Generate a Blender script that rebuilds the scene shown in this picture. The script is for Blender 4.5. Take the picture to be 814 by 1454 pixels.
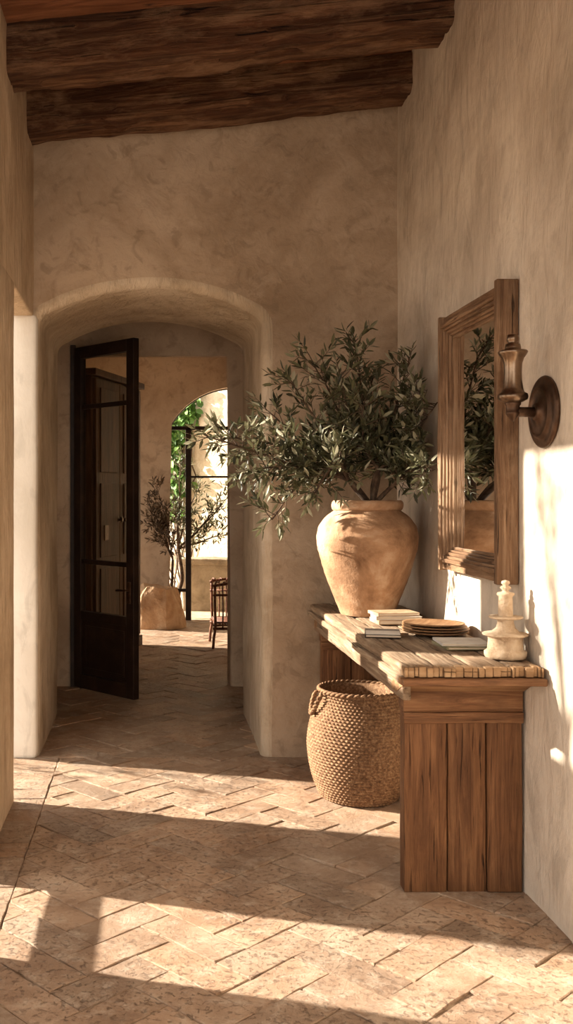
import bpy, bmesh, math, random
from mathutils import Vector, Matrix, noise
R = math.radians
C = bpy.context.scene.collection
for o in list(bpy.data.objects): bpy.data.objects.remove(o)
sc = bpy.context.scene

# ------------------------------------------------------------------ camera, sky, sun, exposure
cam_d = bpy.data.cameras.new('camera'); cam = bpy.data.objects.new('camera', cam_d); C.objects.link(cam)
cam.location = (0, 0, 1.5); cam.rotation_euler = (R(90), 0, 0)
cam_d.lens = 36 * 1400 / 1454; cam_d.sensor_width = 36
cam_d.shift_x = 194 / 1454; cam_d.shift_y = -22 / 1454
cam_d.clip_end = 200
sc.camera = cam
sc.view_settings.view_transform = 'Standard'; sc.view_settings.look = 'None'
sc.view_settings.gamma = 1; sc.view_settings.use_curve_mapping = False
sc.view_settings.exposure = 0.60
w = bpy.data.worlds.new('sky'); sc.world = w; w.use_nodes = True
bg = w.node_tree.nodes['Background']; bg.inputs[0].default_value = (1.0, 0.92, 0.82, 1); bg.inputs[1].default_value = 1.55
sun_d = bpy.data.lights.new('sun', 'SUN'); sun = bpy.data.objects.new('sun', sun_d); C.objects.link(sun)
sun_d.energy = 14.5; sun_d.color = (1.0, 0.90, 0.75); sun_d.angle = R(1.1)
SUN = Vector((1, -0.295, -0.40))
sun.rotation_euler = SUN.to_track_quat('-Z', 'Y').to_euler(); sun.location = (-6, 6, 6)

# ------------------------------------------------------------------ materials
def newmat(name):
    m = bpy.data.materials.new(name); m.use_nodes = True
    nt = m.node_tree; b = nt.nodes['Principled BSDF']
    return m, nt, b
def N(nt, t, **kw):
    n = nt.nodes.new(t)
    for k, v in kw.items():
        if k in n.inputs.keys() if isinstance(k, str) else False: n.inputs[k].default_value = v
        else: setattr(n, k, v)
    return n
def coords(nt, scale=(1,1,1), rot=(0,0,0)):
    tc = nt.nodes.new('ShaderNodeTexCoord'); mp = nt.nodes.new('ShaderNodeMapping')
    mp.inputs['Scale'].default_value = scale; mp.inputs['Rotation'].default_value = rot
    nt.links.new(tc.outputs['Object'], mp.inputs['Vector']); return mp.outputs[0]
def noise_n(nt, vec, scale, detail=6, rough=.6, dist=0):
    n = nt.nodes.new('ShaderNodeTexNoise'); n.inputs['Scale'].default_value = scale
    n.inputs['Detail'].default_value = detail; n.inputs['Roughness'].default_value = rough
    n.inputs['Distortion'].default_value = dist
    nt.links.new(vec, n.inputs['Vector']); return n.outputs['Fac']
def ramp(nt, fac, stops):
    r = nt.nodes.new('ShaderNodeValToRGB'); e = r.color_ramp.elements
    while len(e) < len(stops): e.new(.5)
    for i, (p, c) in enumerate(stops):
        e[i].position = p; e[i].color = (*c, 1) if len(c) == 3 else c
    nt.links.new(fac, r.inputs[0]); return r.outputs[0]
def mix(nt, fac, a, b, mode='MIX'):
    n = nt.nodes.new('ShaderNodeMix'); n.data_type = 'RGBA'; n.blend_type = mode
    for inp, v in ((0, fac), (6, a), (7, b)):
        if hasattr(v, 'links') or hasattr(v, 'is_linked'): nt.links.new(v, n.inputs[inp])
        elif isinstance(v, tuple): n.inputs[inp].default_value = (*v, 1)
        else: n.inputs[inp].default_value = v
    return n.outputs[2]
def math_n(nt, op, a, b):
    n = nt.nodes.new('ShaderNodeMath'); n.operation = op
    for i, v in enumerate((a, b)):
        if isinstance(v, (int, float)): n.inputs[i].default_value = v
        else: nt.links.new(v, n.inputs[i])
    return n.outputs[0]
def bump(nt, b, h, strength=.5, dist=.02):
    n = nt.nodes.new('ShaderNodeBump'); n.inputs['Strength'].default_value = strength
    n.inputs['Distance'].default_value = dist
    nt.links.new(h, n.inputs['Height']); nt.links.new(n.outputs[0], b.inputs['Normal'])

def plaster(name, dark, mid, light, streak=(1,1,1), bs=.6, bd=.012):
    m, nt, b = newmat(name)
    v = coords(nt)
    n1 = noise_n(nt, v, 1.1, 8, .62, .6)
    c = ramp(nt, n1, [(.34, dark), (.5, mid), (.64, light)])
    n2 = noise_n(nt, v, 5, 8, .75, .9)
    c = mix(nt, ramp(nt, n2, [(.50, (0,0,0)), (.68, (.5,.5,.5))]), c, dark)
    n7 = noise_n(nt, v, 2.6, 8, .75, .6)
    c = mix(nt, ramp(nt, n7, [(.54, (0,0,0)), (.64, (.35,.35,.35))]), c, light)
    vs = coords(nt, streak)
    n3 = noise_n(nt, vs, 9, 7, .6, .7)
    c = mix(nt, ramp(nt, n3, [(.55, (0,0,0)), (.64, (.32,.32,.32))]), c, tuple(x*.62 for x in dark))
    nt.links.new(c, b.inputs['Base Color'])
    n4 = noise_n(nt, v, 2.4, 3, .5)
    n5 = noise_n(nt, vs, 16, 8, .6, .8)
    h = math_n(nt, 'ADD', math_n(nt, 'MULTIPLY', n5, .55), math_n(nt, 'MULTIPLY', n4, 2.2))
    h = math_n(nt, 'ADD', h, math_n(nt, 'MULTIPLY', n3, .8))
    bump(nt, b, h, bs, bd)
    b.inputs['Roughness'].default_value = .85; b.inputs['Specular IOR Level'].default_value = .2
    return m
def wood(name, axis, dark, mid, light, grain=1.0, bs=.8, bd=.006, rough=.7, wear=None):
    m, nt, b = newmat(name)
    s = [22*grain]*3; s[axis] = 1.3*grain
    v = coords(nt, tuple(s))
    n1 = noise_n(nt, v, 1.6, 8, .7, .9)
    c = ramp(nt, n1, [(.28, dark), (.48, mid), (.70, light)])
    v0 = coords(nt, tuple(3.0 if i != axis else .9 for i in range(3)))
    n2 = noise_n(nt, v0, 1.7, 5, .65, .8)
    c = mix(nt, ramp(nt, n2, [(.40, (.55,.55,.55)), (.62, (0,0,0))]), c, dark)
    s2 = [46*grain]*3; s2[axis] = 1.7*grain
    n3 = noise_n(nt, coords(nt, tuple(s2)), 1, 6, .6, 1.5)
    crack = ramp(nt, n3, [(.30, (1,1,1)), (.385, (0,0,0))])
    c = mix(nt, crack, c, tuple(x*.28 for x in dark))
    if wear:
        nw = noise_n(nt, coords(nt, tuple(2.5 if i != axis else 1.0 for i in range(3))), 2.2, 6, .7)
        c = mix(nt, ramp(nt, nw, [(.5, (0,0,0)), (.66, (.75,.75,.75))]), c, wear)
    nt.links.new(c, b.inputs['Base Color'])
    h = math_n(nt, 'SUBTRACT', math_n(nt, 'ADD', n1, math_n(nt,'MULTIPLY', n2, .6)), math_n(nt, 'MULTIPLY', crack, .9))
    bump(nt, b, h, bs, bd)
    b.inputs['Roughness'].default_value = rough; b.inputs['Specular IOR Level'].default_value = .25
    return m
def speck(name, dark, mid, light, scale=8, bs=.5, bd=.006, rough=.8, metal=0, attr=None):
    m, nt, b = newmat(name)
    v = coords(nt)
    n1 = noise_n(nt, v, scale, 8, .65, .4)
    c = ramp(nt, n1, [(.32, dark), (.5, mid), (.68, light)])
    n2 = noise_n(nt, v, scale*6, 5, .7)
    c = mix(nt, ramp(nt, n2, [(.6, (0,0,0)), (.75, (.4,.4,.4))]), c, dark)
    if attr:
        a = nt.nodes.new('ShaderNodeAttribute'); a.attribute_name = attr
        c = mix(nt, 1.0, c, a.outputs['Color'], 'MULTIPLY')
    nt.links.new(c, b.inputs['Base Color'])
    bump(nt, b, math_n(nt, 'ADD', n1, math_n(nt, 'MULTIPLY', n2, .5)), bs, bd)
    b.inputs['Roughness'].default_value = rough; b.inputs['Metallic'].default_value = metal
    b.inputs['Specular IOR Level'].default_value = .3
    return m
def plain(name, col, rough=.6, metal=0):
    m, nt, b = newmat(name); b.inputs['Base Color'].default_value = (*col, 1)
    b.inputs['Roughness'].default_value = rough; b.inputs['Metallic'].default_value = metal; return m

M = {}
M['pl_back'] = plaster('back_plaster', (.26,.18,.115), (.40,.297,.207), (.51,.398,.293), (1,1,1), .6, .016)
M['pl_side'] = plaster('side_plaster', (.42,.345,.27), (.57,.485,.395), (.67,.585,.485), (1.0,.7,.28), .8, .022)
M['pl_left'] = plaster('left_plaster', (.34,.24,.15), (.47,.35,.235), (.58,.45,.32), (1,.9,.22), .95, .028)
M['pl_lit_reveal'] = plaster('lit_reveal_plaster', (.33,.25,.17), (.47,.37,.265), (.60,.50,.385), (1.2,.8,.22), 1.0, .03)  # paler than the back wall: bounced light on the arch edge put into colour
M['pl_daylit'] = plaster('daylit_plaster', (.60,.55,.48), (.70,.65,.58), (.76,.72,.65), (1,1,.4), .4, .012)  # daylight from the opening put into the plaster colour
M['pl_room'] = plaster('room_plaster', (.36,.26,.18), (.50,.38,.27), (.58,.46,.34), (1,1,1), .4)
M['pl_garden'] = plaster('garden_plaster', (.50,.40,.29), (.70,.60,.47), (.80,.71,.58), (1,1,1), .9, .03)
M['beam'] = wood('beam_wood', 0, (.032,.012,.005), (.12,.048,.021), (.34,.19,.10), .7, 1.0, .03, .8, (.30,.175,.10))
M['board'] = wood('ceiling_boards', 0, (.09,.03,.012), (.22,.085,.038), (.34,.15,.075), .6, .8, .01)
M['top'] = wood('weathered_top', 1, (.12,.07,.04), (.34,.235,.15), (.58,.45,.32), 1.0, 1.0, .016, .8)
M['topedge'] = wood('weathered_edge', 0, (.13,.065,.028), (.36,.22,.115), (.50,.34,.20), .6, 1.0, .008, .8)
M['plank'] = wood('brown_plank', 2, (.055,.022,.008), (.165,.072,.029), (.28,.142,.064), 1.1, .9, .006, .65)
M['rail'] = wood('brown_rail', 0, (.06,.024,.009), (.20,.092,.04), (.34,.185,.09), 1.0, .9, .006, .65)
M['frame_z'] = wood('mirror_wood_upright', 2, (.085,.042,.020), (.24,.135,.072), (.44,.29,.18), 1.2, 1.0, .012, .65, (.34,.22,.135))
M['frame_y'] = wood('mirror_wood_across', 1, (.085,.042,.020), (.22,.12,.062), (.42,.27,.165), 1.2, 1.0, .012, .65, (.34,.22,.135))
M['railp'] = wood('pale_rail', 0, (.12,.055,.024), (.32,.18,.09), (.46,.29,.165), 1.0, .8, .006, .7)
M['darkwood'] = wood('dark_door_wood', 2, (.03,.014,.007), (.085,.042,.02), (.16,.085,.043), .7, .7, .005, .6)
M['metal'] = speck('dark_door_metal', (.012,.006,.004), (.022,.012,.008), (.045,.024,.015), 6, .3, .003, .5)
M['bronze'] = speck('worn_bronze', (.11,.07,.045), (.22,.15,.10), (.32,.225,.155), 9, .15, .002, .28, .92)
M['bronze_dk'] = speck('dark_bronze', (.045,.025,.015), (.09,.05,.03), (.17,.10,.065), 14, .4, .003, .42, .75)
M['terra'] = speck('aged_terracotta', (.13,.062,.028), (.35,.20,.11), (.55,.40,.27), 3.6, .8, .014, .85)
M['clay'] = speck('pale_clay', (.30,.20,.12), (.50,.37,.25), (.60,.48,.35), 16, 1.0, .01, .9)
M['basket'] = speck('woven_seagrass', (.08,.038,.017), (.19,.10,.05), (.34,.21,.115), 70, .3, .003, .85)
M['soil'] = speck('potting_soil', (.03,.018,.01), (.06,.035,.02), (.1,.06,.035), 30, .9, .01, 1)
M['bark'] = speck('olive_bark', (.03,.017,.010), (.075,.045,.028), (.16,.11,.07), 20, .9, .004, .9)
M['rock'] = speck('tan_boulder', (.30,.17,.09), (.48,.31,.18), (.60,.43,.28), 4, 1.0, .03, .9)
M['rattan'] = speck('brown_rattan', (.05,.015,.006), (.13,.045,.02), (.24,.10,.05), 20, .5, .003, .5)
M['paper'] = plain('book_pages', (.62,.52,.40), .9)
M['cov_tan'] = speck('tan_cover', (.28,.17,.09), (.42,.28,.17), (.5,.36,.24), 14, .3, .002, .8)
M['cov_dk'] = speck('dark_cover', (.02,.015,.012), (.035,.026,.02), (.06,.045,.035), 14, .3, .002, .6)
M['cov_white'] = speck('white_cover', (.55,.50,.44), (.68,.64,.58), (.74,.7,.64), 10, .2, .002, .7)
M['cov_green'] = speck('olive_cover', (.16,.14,.07), (.26,.23,.13), (.34,.3,.18), 14, .3, .002, .8)
M['plate'] = wood('plate_wood', 0, (.12,.055,.022), (.30,.165,.08), (.46,.29,.16), .8, .6, .004, .6)
M['ground'] = speck('pale_gravel', (.40,.31,.22), (.55,.45,.34), (.64,.54,.42), 5, .8, .02, .95)
M['stonewall'] = speck('grey_garden_stone', (.22,.17,.125), (.36,.29,.22), (.46,.38,.29), 5, 1.0, .03, .95)
M['grout'] = speck('floor_grout', (.12,.075,.045), (.22,.145,.09), (.38,.28,.19), 12, .8, .006, .95)

def tile_mat():
    m, nt, b = newmat('terracotta_tiles')
    v = coords(nt)
    n1 = noise_n(nt, v, 3.5, 8, .7, .5)
    c = ramp(nt, n1, [(.30, (.26,.155,.095)), (.5, (.40,.265,.175)), (.70, (.53,.385,.275))])
    a = nt.nodes.new('ShaderNodeAttribute'); a.attribute_name = 'tint'
    c = mix(nt, 1.0, c, a.outputs['Color'], 'MULTIPLY')
    n2 = noise_n(nt, v, 45, 6, .75, .4)
    pit = ramp(nt, n2, [(.38, (1,1,1)), (.45, (0,0,0))])
    n4 = noise_n(nt, v, 1.6, 4, .6)
    pitm = math_n(nt, 'MULTIPLY', pit, ramp(nt, n4, [(.36, (0,0,0)), (.54, (1,1,1))]))
    c = mix(nt, math_n(nt, 'MULTIPLY', pitm, .6), c, (.13,.065,.03))
    n3 = noise_n(nt, v, 9, 9, .8, .2)
    c = mix(nt, ramp(nt, n3, [(.50, (0,0,0)), (.66, (.6,.6,.6))]), c, (.60,.49,.385))
    n6 = noise_n(nt, v, 6.5, 10, .82, .3)
    c = mix(nt, ramp(nt, n6, [(.36, (.55,.55,.55)), (.46, (0,0,0))]), c, (.20,.115,.07))
    nt.links.new(c, b.inputs['Base Color'])
    h = math_n(nt, 'ADD', math_n(nt, 'MULTIPLY', n3, .9), math_n(nt, 'MULTIPLY', n1, .8))
    h = math_n(nt, 'SUBTRACT', h, math_n(nt, 'MULTIPLY', pitm, .55))
    h = math_n(nt, 'ADD', h, math_n(nt, 'MULTIPLY', n6, .9))
    bump(nt, b, h, .9, .016)
    rr = ramp(nt, n1, [(.3, (.42,.42,.42)), (.7, (.68,.68,.68))])
    nt.links.new(rr, b.inputs['Roughness']); b.inputs['Specular IOR Level'].default_value = .35
    return m
M['tile'] = tile_mat()
def leaf_mat(name, c1, c2, c3):
    m, nt, b = newmat(name)
    a = nt.nodes.new('ShaderNodeAttribute'); a.attribute_name = 'tint'
    sep = nt.nodes.new('ShaderNodeSeparateColor'); nt.links.new(a.outputs['Color'], sep.inputs[0])
    c = ramp(nt, sep.outputs[0], [(.0, c1), (.55, c2), (1.0, c3)])
    nt.links.new(c, b.inputs['Base Color']); b.inputs['Roughness'].default_value = .5
    b.inputs['Specular IOR Level'].default_value = .35
    tr = nt.nodes.new('ShaderNodeBsdfTranslucent'); nt.links.new(c, tr.inputs[0])
    mx = nt.nodes.new('ShaderNodeMixShader'); mx.inputs[0].default_value = .22
    out = nt.nodes['Material Output']
    nt.links.new(b.outputs[0], mx.inputs[1]); nt.links.new(tr.outputs[0], mx.inputs[2]); nt.links.new(mx.outputs[0], out.inputs[0])
    return m
M['olive'] = leaf_mat('olive_leaf', (.034,.034,.016), (.13,.125,.062), (.44,.41,.29))
M['ivy'] = leaf_mat('climber_leaf', (.035,.085,.014), (.09,.20,.035), (.22,.36,.10))
M['dry'] = leaf_mat('dry_leaf', (.05,.03,.016), (.12,.08,.045), (.26,.19,.12))
def glass_mat():
    m, nt, b = newmat('window_glass'); out = nt.nodes['Material Output']
    t = nt.nodes.new('ShaderNodeBsdfTransparent'); t.inputs[0].default_value = (.93,.92,.88,1)
    g = nt.nodes.new('ShaderNodeBsdfGlossy'); g.inputs['Roughness'].default_value = .03
    f = nt.nodes.new('ShaderNodeLayerWeight'); f.inputs[0].default_value = .12
    mx = nt.nodes.new('ShaderNodeMixShader')
    nt.links.new(f.outputs[0], mx.inputs[0]); nt.links.new(t.outputs[0], mx.inputs[1]); nt.links.new(g.outputs[0], mx.inputs[2])
    nt.links.new(mx.outputs[0], out.inputs[0]); return m
M['glass'] = glass_mat()
M['mirror'] = plain('silvered_glass', (.86,.83,.78), .015, 1.0)

# ------------------------------------------------------------------ helpers
def link(name, bm, mat, parent=None, smooth=False, kind=None, loc=None):
    me = bpy.data.meshes.new(name)
    bmesh.ops.recalc_face_normals(bm, faces=bm.faces)
    bm.to_mesh(me); bm.free()
    if smooth:
        for p in me.polygons: p.use_smooth = True
    me.materials.append(M[mat] if isinstance(mat, str) else mat)
    o = bpy.data.objects.new(name, me); C.objects.link(o)
    if parent: o.parent = parent
    if kind: o['kind'] = kind
    if loc: o.location = loc
    return o
def thing(name, label, cat, loc=(0,0,0), rz=0, group=None, kind=None):
    o = bpy.data.objects.new(name, None); C.objects.link(o); o.empty_display_size = .1
    o.location = loc; o.rotation_euler = (0,0,rz)
    if label: o['label'] = label
    if cat: o['category'] = cat
    if group: o['group'] = group
    if kind: o['kind'] = kind
    return o
def tag(o, label, cat, group=None):
    o['label'] = label; o['category'] = cat
    if group: o['group'] = group
    return o
def box(bm, x0, x1, y0, y1, z0, z1):
    v = [bm.verts.new((x, y, z)) for x in (x0, x1) for y in (y0, y1) for z in (z0, z1)]
    for f in ((0,1,3,2),(4,6,7,5),(0,4,5,1),(2,3,7,6),(0,2,6,4),(1,5,7,3)): bm.faces.new([v[i] for i in f])
    return v
def rbox(bm, lo, hi, r=.01, seg=.08, amp=0, freq=4, amp2=0, freq2=25, seed=0, xf=None):
    """rounded box, gridded, with hand-hewn unevenness"""
    lo, hi = Vector(lo), Vector(hi)
    ax = []
    for i in range(3):
        L = hi[i]-lo[i]; rr = min(r, L*.49)
        n = max(1, int(round((L-2*rr)/seg))); n = min(n, 90)
        pts = [lo[i], lo[i]+rr*.3, lo[i]+rr] + [lo[i]+rr+(L-2*rr)*k/n for k in range(1, n)] + [hi[i]-rr, hi[i]-rr*.3, hi[i]]
        ax.append(pts)
    cache = {}
    def V(i, j, k):
        key = (i, j, k)
        if key in cache: return cache[key]
        p = Vector((ax[0][i], ax[1][j], ax[2][k]))
        q = Vector([min(max(p[a], lo[a]+min(r,(hi[a]-lo[a])*.49)), hi[a]-min(r,(hi[a]-lo[a])*.49)) for a in range(3)])
        d = p-q
        if d.length > 1e-9: p = q + d.normalized()*r if sum(abs(c) > 1e-9 for c in d) > 1 else p
        if amp: p = p + noise.noise_vector(p*freq + Vector((seed,seed*1.7,0)))*amp
        if amp2:
            p = p + noise.noise_vector(p*freq2 + Vector((seed*3.1,0,seed)))*amp2
        if xf: p = xf @ p
        cache[key] = bm.verts.new(p); return cache[key]
    n = [len(a) for a in ax]
    def q(a, b, c, d): bm.faces.new((a, b, c, d))
    for i in range(n[0]-1):
        for j in range(n[1]-1):
            for k in (0, n[2]-1): q(V(i,j,k), V(i+1,j,k), V(i+1,j+1,k), V(i,j+1,k))
        for k in range(n[2]-1):
            for j in (0, n[1]-1): q(V(i,j,k), V(i+1,j,k), V(i+1,j,k+1), V(i,j,k+1))
    for j in range(n[1]-1):
        for k in range(n[2]-1):
            for i in (0, n[0]-1): q(V(i,j,k), V(i,j+1,k), V(i,j+1,k+1), V(i,j,k+1))
def lathe(bm, prof, seg=48, c=(0,0), fn=None, close=False):
    rings = []
    for (r, z) in prof:
        ring = []
        for k in range(seg):
            a = 2*math.pi*k/seg; rr = r if fn is None else fn(r, z, a)
            ring.append(bm.verts.new((c[0]+rr*math.cos(a), c[1]+rr*math.sin(a), z)))
        rings.append(ring)
    for a, b in zip(rings, rings[1:]):
        for k in range(seg): bm.faces.new((a[k], a[(k+1)%seg], b[(k+1)%seg], b[k]))
    if not close:
        bm.faces.new(rings[0][::-1]); bm.faces.new(rings[-1])
def smoothprof(pts, n=6):
    out = []
    P = [pts[0]] + list(pts) + [pts[-1]]
    for i in range(1, len(P)-2):
        for k in range(n):
            t = k/n
            out.append(tuple(.5*((2*P[i][a]) + (-P[i-1][a]+P[i+1][a])*t + (2*P[i-1][a]-5*P[i][a]+4*P[i+1][a]-P[i+2][a])*t*t + (-P[i-1][a]+3*P[i][a]-3*P[i+1][a]+P[i+2][a])*t**3) for a in range(len(pts[0]))))
    out.append(tuple(pts[-1])); return out
def tube(bm, pts, rads, seg=8, cap=True):
    pts = [Vector(p) for p in pts]
    if isinstance(rads, (int, float)): rads = [rads]*len(pts)
    rings = []; up = Vector((.13, .27, .95))
    for i, p in enumerate(pts):
        t = (pts[min(i+1, len(pts)-1)] - pts[max(i-1, 0)])
        if t.length < 1e-9: t = Vector((0,0,1))
        t.normalize(); a = t.cross(up)
        if a.length < .05: a = t.cross(Vector((1,0,0)))
        a.normalize(); b = t.cross(a)
        rings.append([bm.verts.new(p + rads[i]*(math.cos(2*math.pi*k/seg)*a + math.sin(2*math.pi*k/seg)*b)) for k in range(seg)])
    for A, B in zip(rings, rings[1:]):
        for k in range(seg): bm.faces.new((A[k], A[(k+1)%seg], B[(k+1)%seg], B[k]))
    if cap: bm.faces.new(rings[0][::-1]); bm.faces.new(rings[-1])
def prism(bm, poly, y0, y1, axes='xz'):
    """poly of 2D points extruded between y0 and y1 along the third axis"""
    def P(u, v, w): return (u, w, v) if axes == 'xz' else ((w, u, v) if axes == 'yz' else (u, v, w))
    a = [bm.verts.new(P(u, v, y0)) for u, v in poly]; b = [bm.verts.new(P(u, v, y1)) for u, v in poly]
    bm.faces.new(a); bm.faces.new(b[::-1])
    for i in range(len(poly)): j = (i+1) % len(poly); bm.faces.new((a[i], a[j], b[j], b[i]))
    return a, b

# ------------------------------------------------------------------ the floor
XL, XR, YB = -.67, 1.42, 5.67
rnd = random.Random(4)
bm = bmesh.new(); box(bm, -3.2, 4.2, -2.0, 12.05, -.12, -.006)
link('floor', bm, 'grout', kind='structure')
def clip(poly, a, b, c):       # keep a*x+b*y<=c
    out = []
    for i in range(len(poly)):
        p, q = poly[i], poly[(i+1) % len(poly)]
        dp, dq = a*p[0]+b*p[1]-c, a*q[0]+b*q[1]-c
        if dp <= 0: out.append(p)
        if (dp < 0 < dq) or (dq < 0 < dp):
            t = dp/(dp-dq); out.append((p[0]+t*(q[0]-p[0]), p[1]+t*(q[1]-p[1])))
    return out
bm = bmesh.new(); tint = bm.loops.layers.float_color.new('tint')
def add_tile(poly, clips):
    for cl in clips: 
        poly = clip(poly, *cl)
        if len(poly) < 3: return
    area = abs(sum(poly[i][0]*poly[(i+1)%len(poly)][1]-poly[(i+1)%len(poly)][0]*poly[i][1] for i in range(len(poly)))/2)
    if area < .0015: return
    cx = sum(p[0] for p in poly)/len(poly); cy = sum(p[1] for p in poly)/len(poly)
    dens = 3 if cy < 6 else 1
    base = []
    for i in range(len(poly)):
        p, q = poly[i], poly[(i+1)%len(poly)]
        L = math.dist(p, q); n = max(1, int(L/.05)) if dens == 3 else 1
        for k in range(n): base.append((p[0]+(q[0]-p[0])*k/n, p[1]+(q[1]-p[1])*k/n))
    g = .0012+rnd.random()*.0018
    dz = rnd.uniform(-.003, .003); tx, ty = rnd.uniform(-.018,.018), rnd.uniform(-.018,.018)
    def ins(p, d, z):
        vx, vy = cx-p[0], cy-p[1]; L = math.hypot(vx, vy) or 1
        w = noise.noise(Vector((p[0]*14, p[1]*14, 3)))*.007
        dd = min(max(d+w, .0008), L*.5)
        return bm.verts.new((p[0]+vx/L*dd, p[1]+vy/L*dd, z+dz+(p[0]-cx)*tx+(p[1]-cy)*ty))
    r0 = [ins(p, g, -.012) for p in base]; r1 = [ins(p, g+.0002, -.0025) for p in base]; r2 = [ins(p, g+.004, 0) for p in base]
    fs = []
    for i in range(len(base)):
        j = (i+1) % len(base)
        fs.append(bm.faces.new((r0[i], r0[j], r1[j], r1[i]))); fs.append(bm.faces.new((r1[i], r1[j], r2[j], r2[i])))
    fs.append(bm.faces.new(r2))
    k = rnd.choice([.80, .90, .95, 1.0, 1.03, 1.08]) + rnd.uniform(-.05,.05); h = rnd.uniform(-.05,.05)
    for f in fs:
        for l in f.loops: l[tint] = (k*(1+h), k, k*(1-h), 1)
W_, L_ = .148, .36
ca, sa = math.cos(R(43)), math.sin(R(43))
def region(x0, x1, y0, y1, clips):
    for i in range(-90, 140):
        for j in range(-70, 70):
            ox = i*W_ + j*(W_-L_); oy = i*W_ + j*(W_+L_)
            for rect in ((0,0,L_,W_), (0,W_,W_,W_+L_)):
                pts = [(ox+rect[0],oy+rect[1]),(ox+rect[2],oy+rect[1]),(ox+rect[2],oy+rect[3]),(ox+rect[0],oy+rect[3])]
                pts = [(p[0]*ca-p[1]*sa+.21, p[0]*sa+p[1]*ca+.14) for p in pts]
                mx = sum(p[0] for p in pts)/4; my = sum(p[1] for p in pts)/4
                if x0-.3 < mx < x1+.3 and y0-.3 < my < y1+.3: add_tile(pts, clips)
region(-.52, XR, .6, YB, [(-1,0,.52), (1,0,XR+.02), (0,-1,-.6), (0,1,YB)])
region(-1.4, 2.6, YB, 12.0, [(-1,0,.62 if False else 1.4), (1,0,2.6), (0,-1,-YB), (0,1,12.0)])
y = .6
while y < YB:                                   # straight border course along the left wall
    ww = rnd.uniform(.13,.17); add_tile([(-1.05,y),(-.80,y),(-.80,min(y+ww,YB)),(-1.05,min(y+ww,YB))], [])
    add_tile([(-.80,y),(-.520,y),(-.520,min(y+ww,YB)),(-.80,min(y+ww,YB))], []); y += ww
tl = link('floor', bm, 'tile', kind='structure')

# ------------------------------------------------------------------ walls
ZT = 3.98
def arch_pts(x0, x1, zs, zc, n=28):
    """segmental arch profile from (x1,zs) to (x0,zs) via crown zc"""
    hw = (x1-x0)/2; rise = zc-zs; rad = (hw*hw+rise*rise)/(2*rise); cz = zc-rad; cx = (x0+x1)/2
    a0 = math.asin(hw/rad)
    return [(cx+rad*math.sin(a), cz+rad*math.cos(a)) for a in [a0-2*a0*k/n for k in range(n+1)]]
def fillet(P, idx, rad, n=8):
    """round the corners idx of an open polyline"""
    out = []
    for i, p in enumerate(P):
        if i not in idx: out.append(p); continue
        a, b, c = Vector(P[i-1]), Vector(p), Vector(P[i+1])
        A = b+(a-b).normalized()*min(rad, (a-b).length*.95); Cc = b+(c-b).normalized()*min(rad, (c-b).length*.95)
        for k in range(n+1):
            t = k/n; q = A*(1-t)**2 + b*2*t*(1-t) + Cc*t*t; out.append((q.x, q.y))
    return out
def arched_wall(name, mat, outer, prof, y0, y1, rf, rb, n=9):
    """outer: (x0, x1, z) block; prof: opening profile from right floor to left floor"""
    x0, x1, zt = outer; P = [Vector(p) for p in prof]; nr = []
    for i in range(len(P)):
        a = P[i]-P[i-1] if i else P[1]-P[0]; b = P[i+1]-P[i] if i < len(P)-1 else P[-1]-P[-2]
        d = (a.normalized()+b.normalized()).normalized(); nr.append(Vector((d.y, -d.x)))
    rows = [(rf*(1-math.sin(t)), y0+rf*(1-math.cos(t))) for t in [math.pi/2*k/n for k in range(n+1)]]
    rows += [(0, y0+rf+(y1-rb-y0-rf)*k/12) for k in range(1, 12)]
    rows += [(rb*(1-math.cos(t)), y1-rb+rb*math.sin(t)) for t in [math.pi/2*k/n for k in range(n+1)]]
    bm = bmesh.new(); grid = []
    sgn = 1 if (P[0]+nr[0]*.1).x > P[0].x else -1
    for (off, y) in rows:
        ring = []
        for p, m_ in zip(P, nr):
            q = p + m_*off*sgn
            wob = .006*noise.noise(Vector((q.x*2.2, y*2.2, q.y*2.2)))
            q = q + m_*wob*sgn; ring.append(bm.verts.new((q.x, y, q.y)))
        grid.append(ring)
    for A, Bq in zip(grid, grid[1:]):
        for k in range(len(P)-1):
            f = bm.faces.new((A[k], A[k+1], Bq[k+1], Bq[k])); f.smooth = True; f.material_index = 1
    fr = [bm.verts.new((x, y0, z)) for x, z in ((x0,0),(x0,zt),(x1,zt),(x1,0))]
    bk = [bm.verts.new((x, y1, z)) for x, z in ((x0,0),(x0,zt),(x1,zt),(x1,0))]
    f1 = bm.faces.new(fr + grid[0]); f2 = bm.faces.new(bk[::-1] + grid[-1][::-1])
    for k in range(3): bm.faces.new((fr[k], fr[k+1], bk[k+1], bk[k]))
    f1.normal_update(); f2.normal_update(); bmesh.ops.triangulate(bm, faces=[f1, f2])
    o = link(name, bm, mat, kind='structure'); o.data.materials.append(M['pl_lit_reveal']); return o
def dens(P, step=.07):
    out = []
    for a, b in zip(P, P[1:]):
        n = max(1, int(math.dist(a, b)/step)); out += [(a[0]+(b[0]-a[0])*k/n, a[1]+(b[1]-a[1])*k/n) for k in range(n)]
    return out + [P[-1]]
ap = arch_pts(-.64, .645, 2.53, 2.705, 40)
prof = [(.645,0),(.645,2.30)] + ap + [(-.64,2.30),(-.64,0)]
prof = [(.645,0)] + fillet([(.645,2.2)] + [ap[0]] + ap[5:-5] + [ap[-1]] + [(-.64,2.2)], (1, 33), .06, 6) + [(-.64,0)]
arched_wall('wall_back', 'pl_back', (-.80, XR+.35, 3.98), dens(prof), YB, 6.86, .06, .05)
bm = bmesh.new(); rbox(bm, (-.81, YB-.012, -.01), (-.648, YB+.2, 2.55), .03, .1, .004, 2.5, seed=4)  # thin block added on the return, coloured pale as if lit from outside
link('trim_4', bm, 'pl_daylit', kind='structure', smooth=True)
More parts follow.
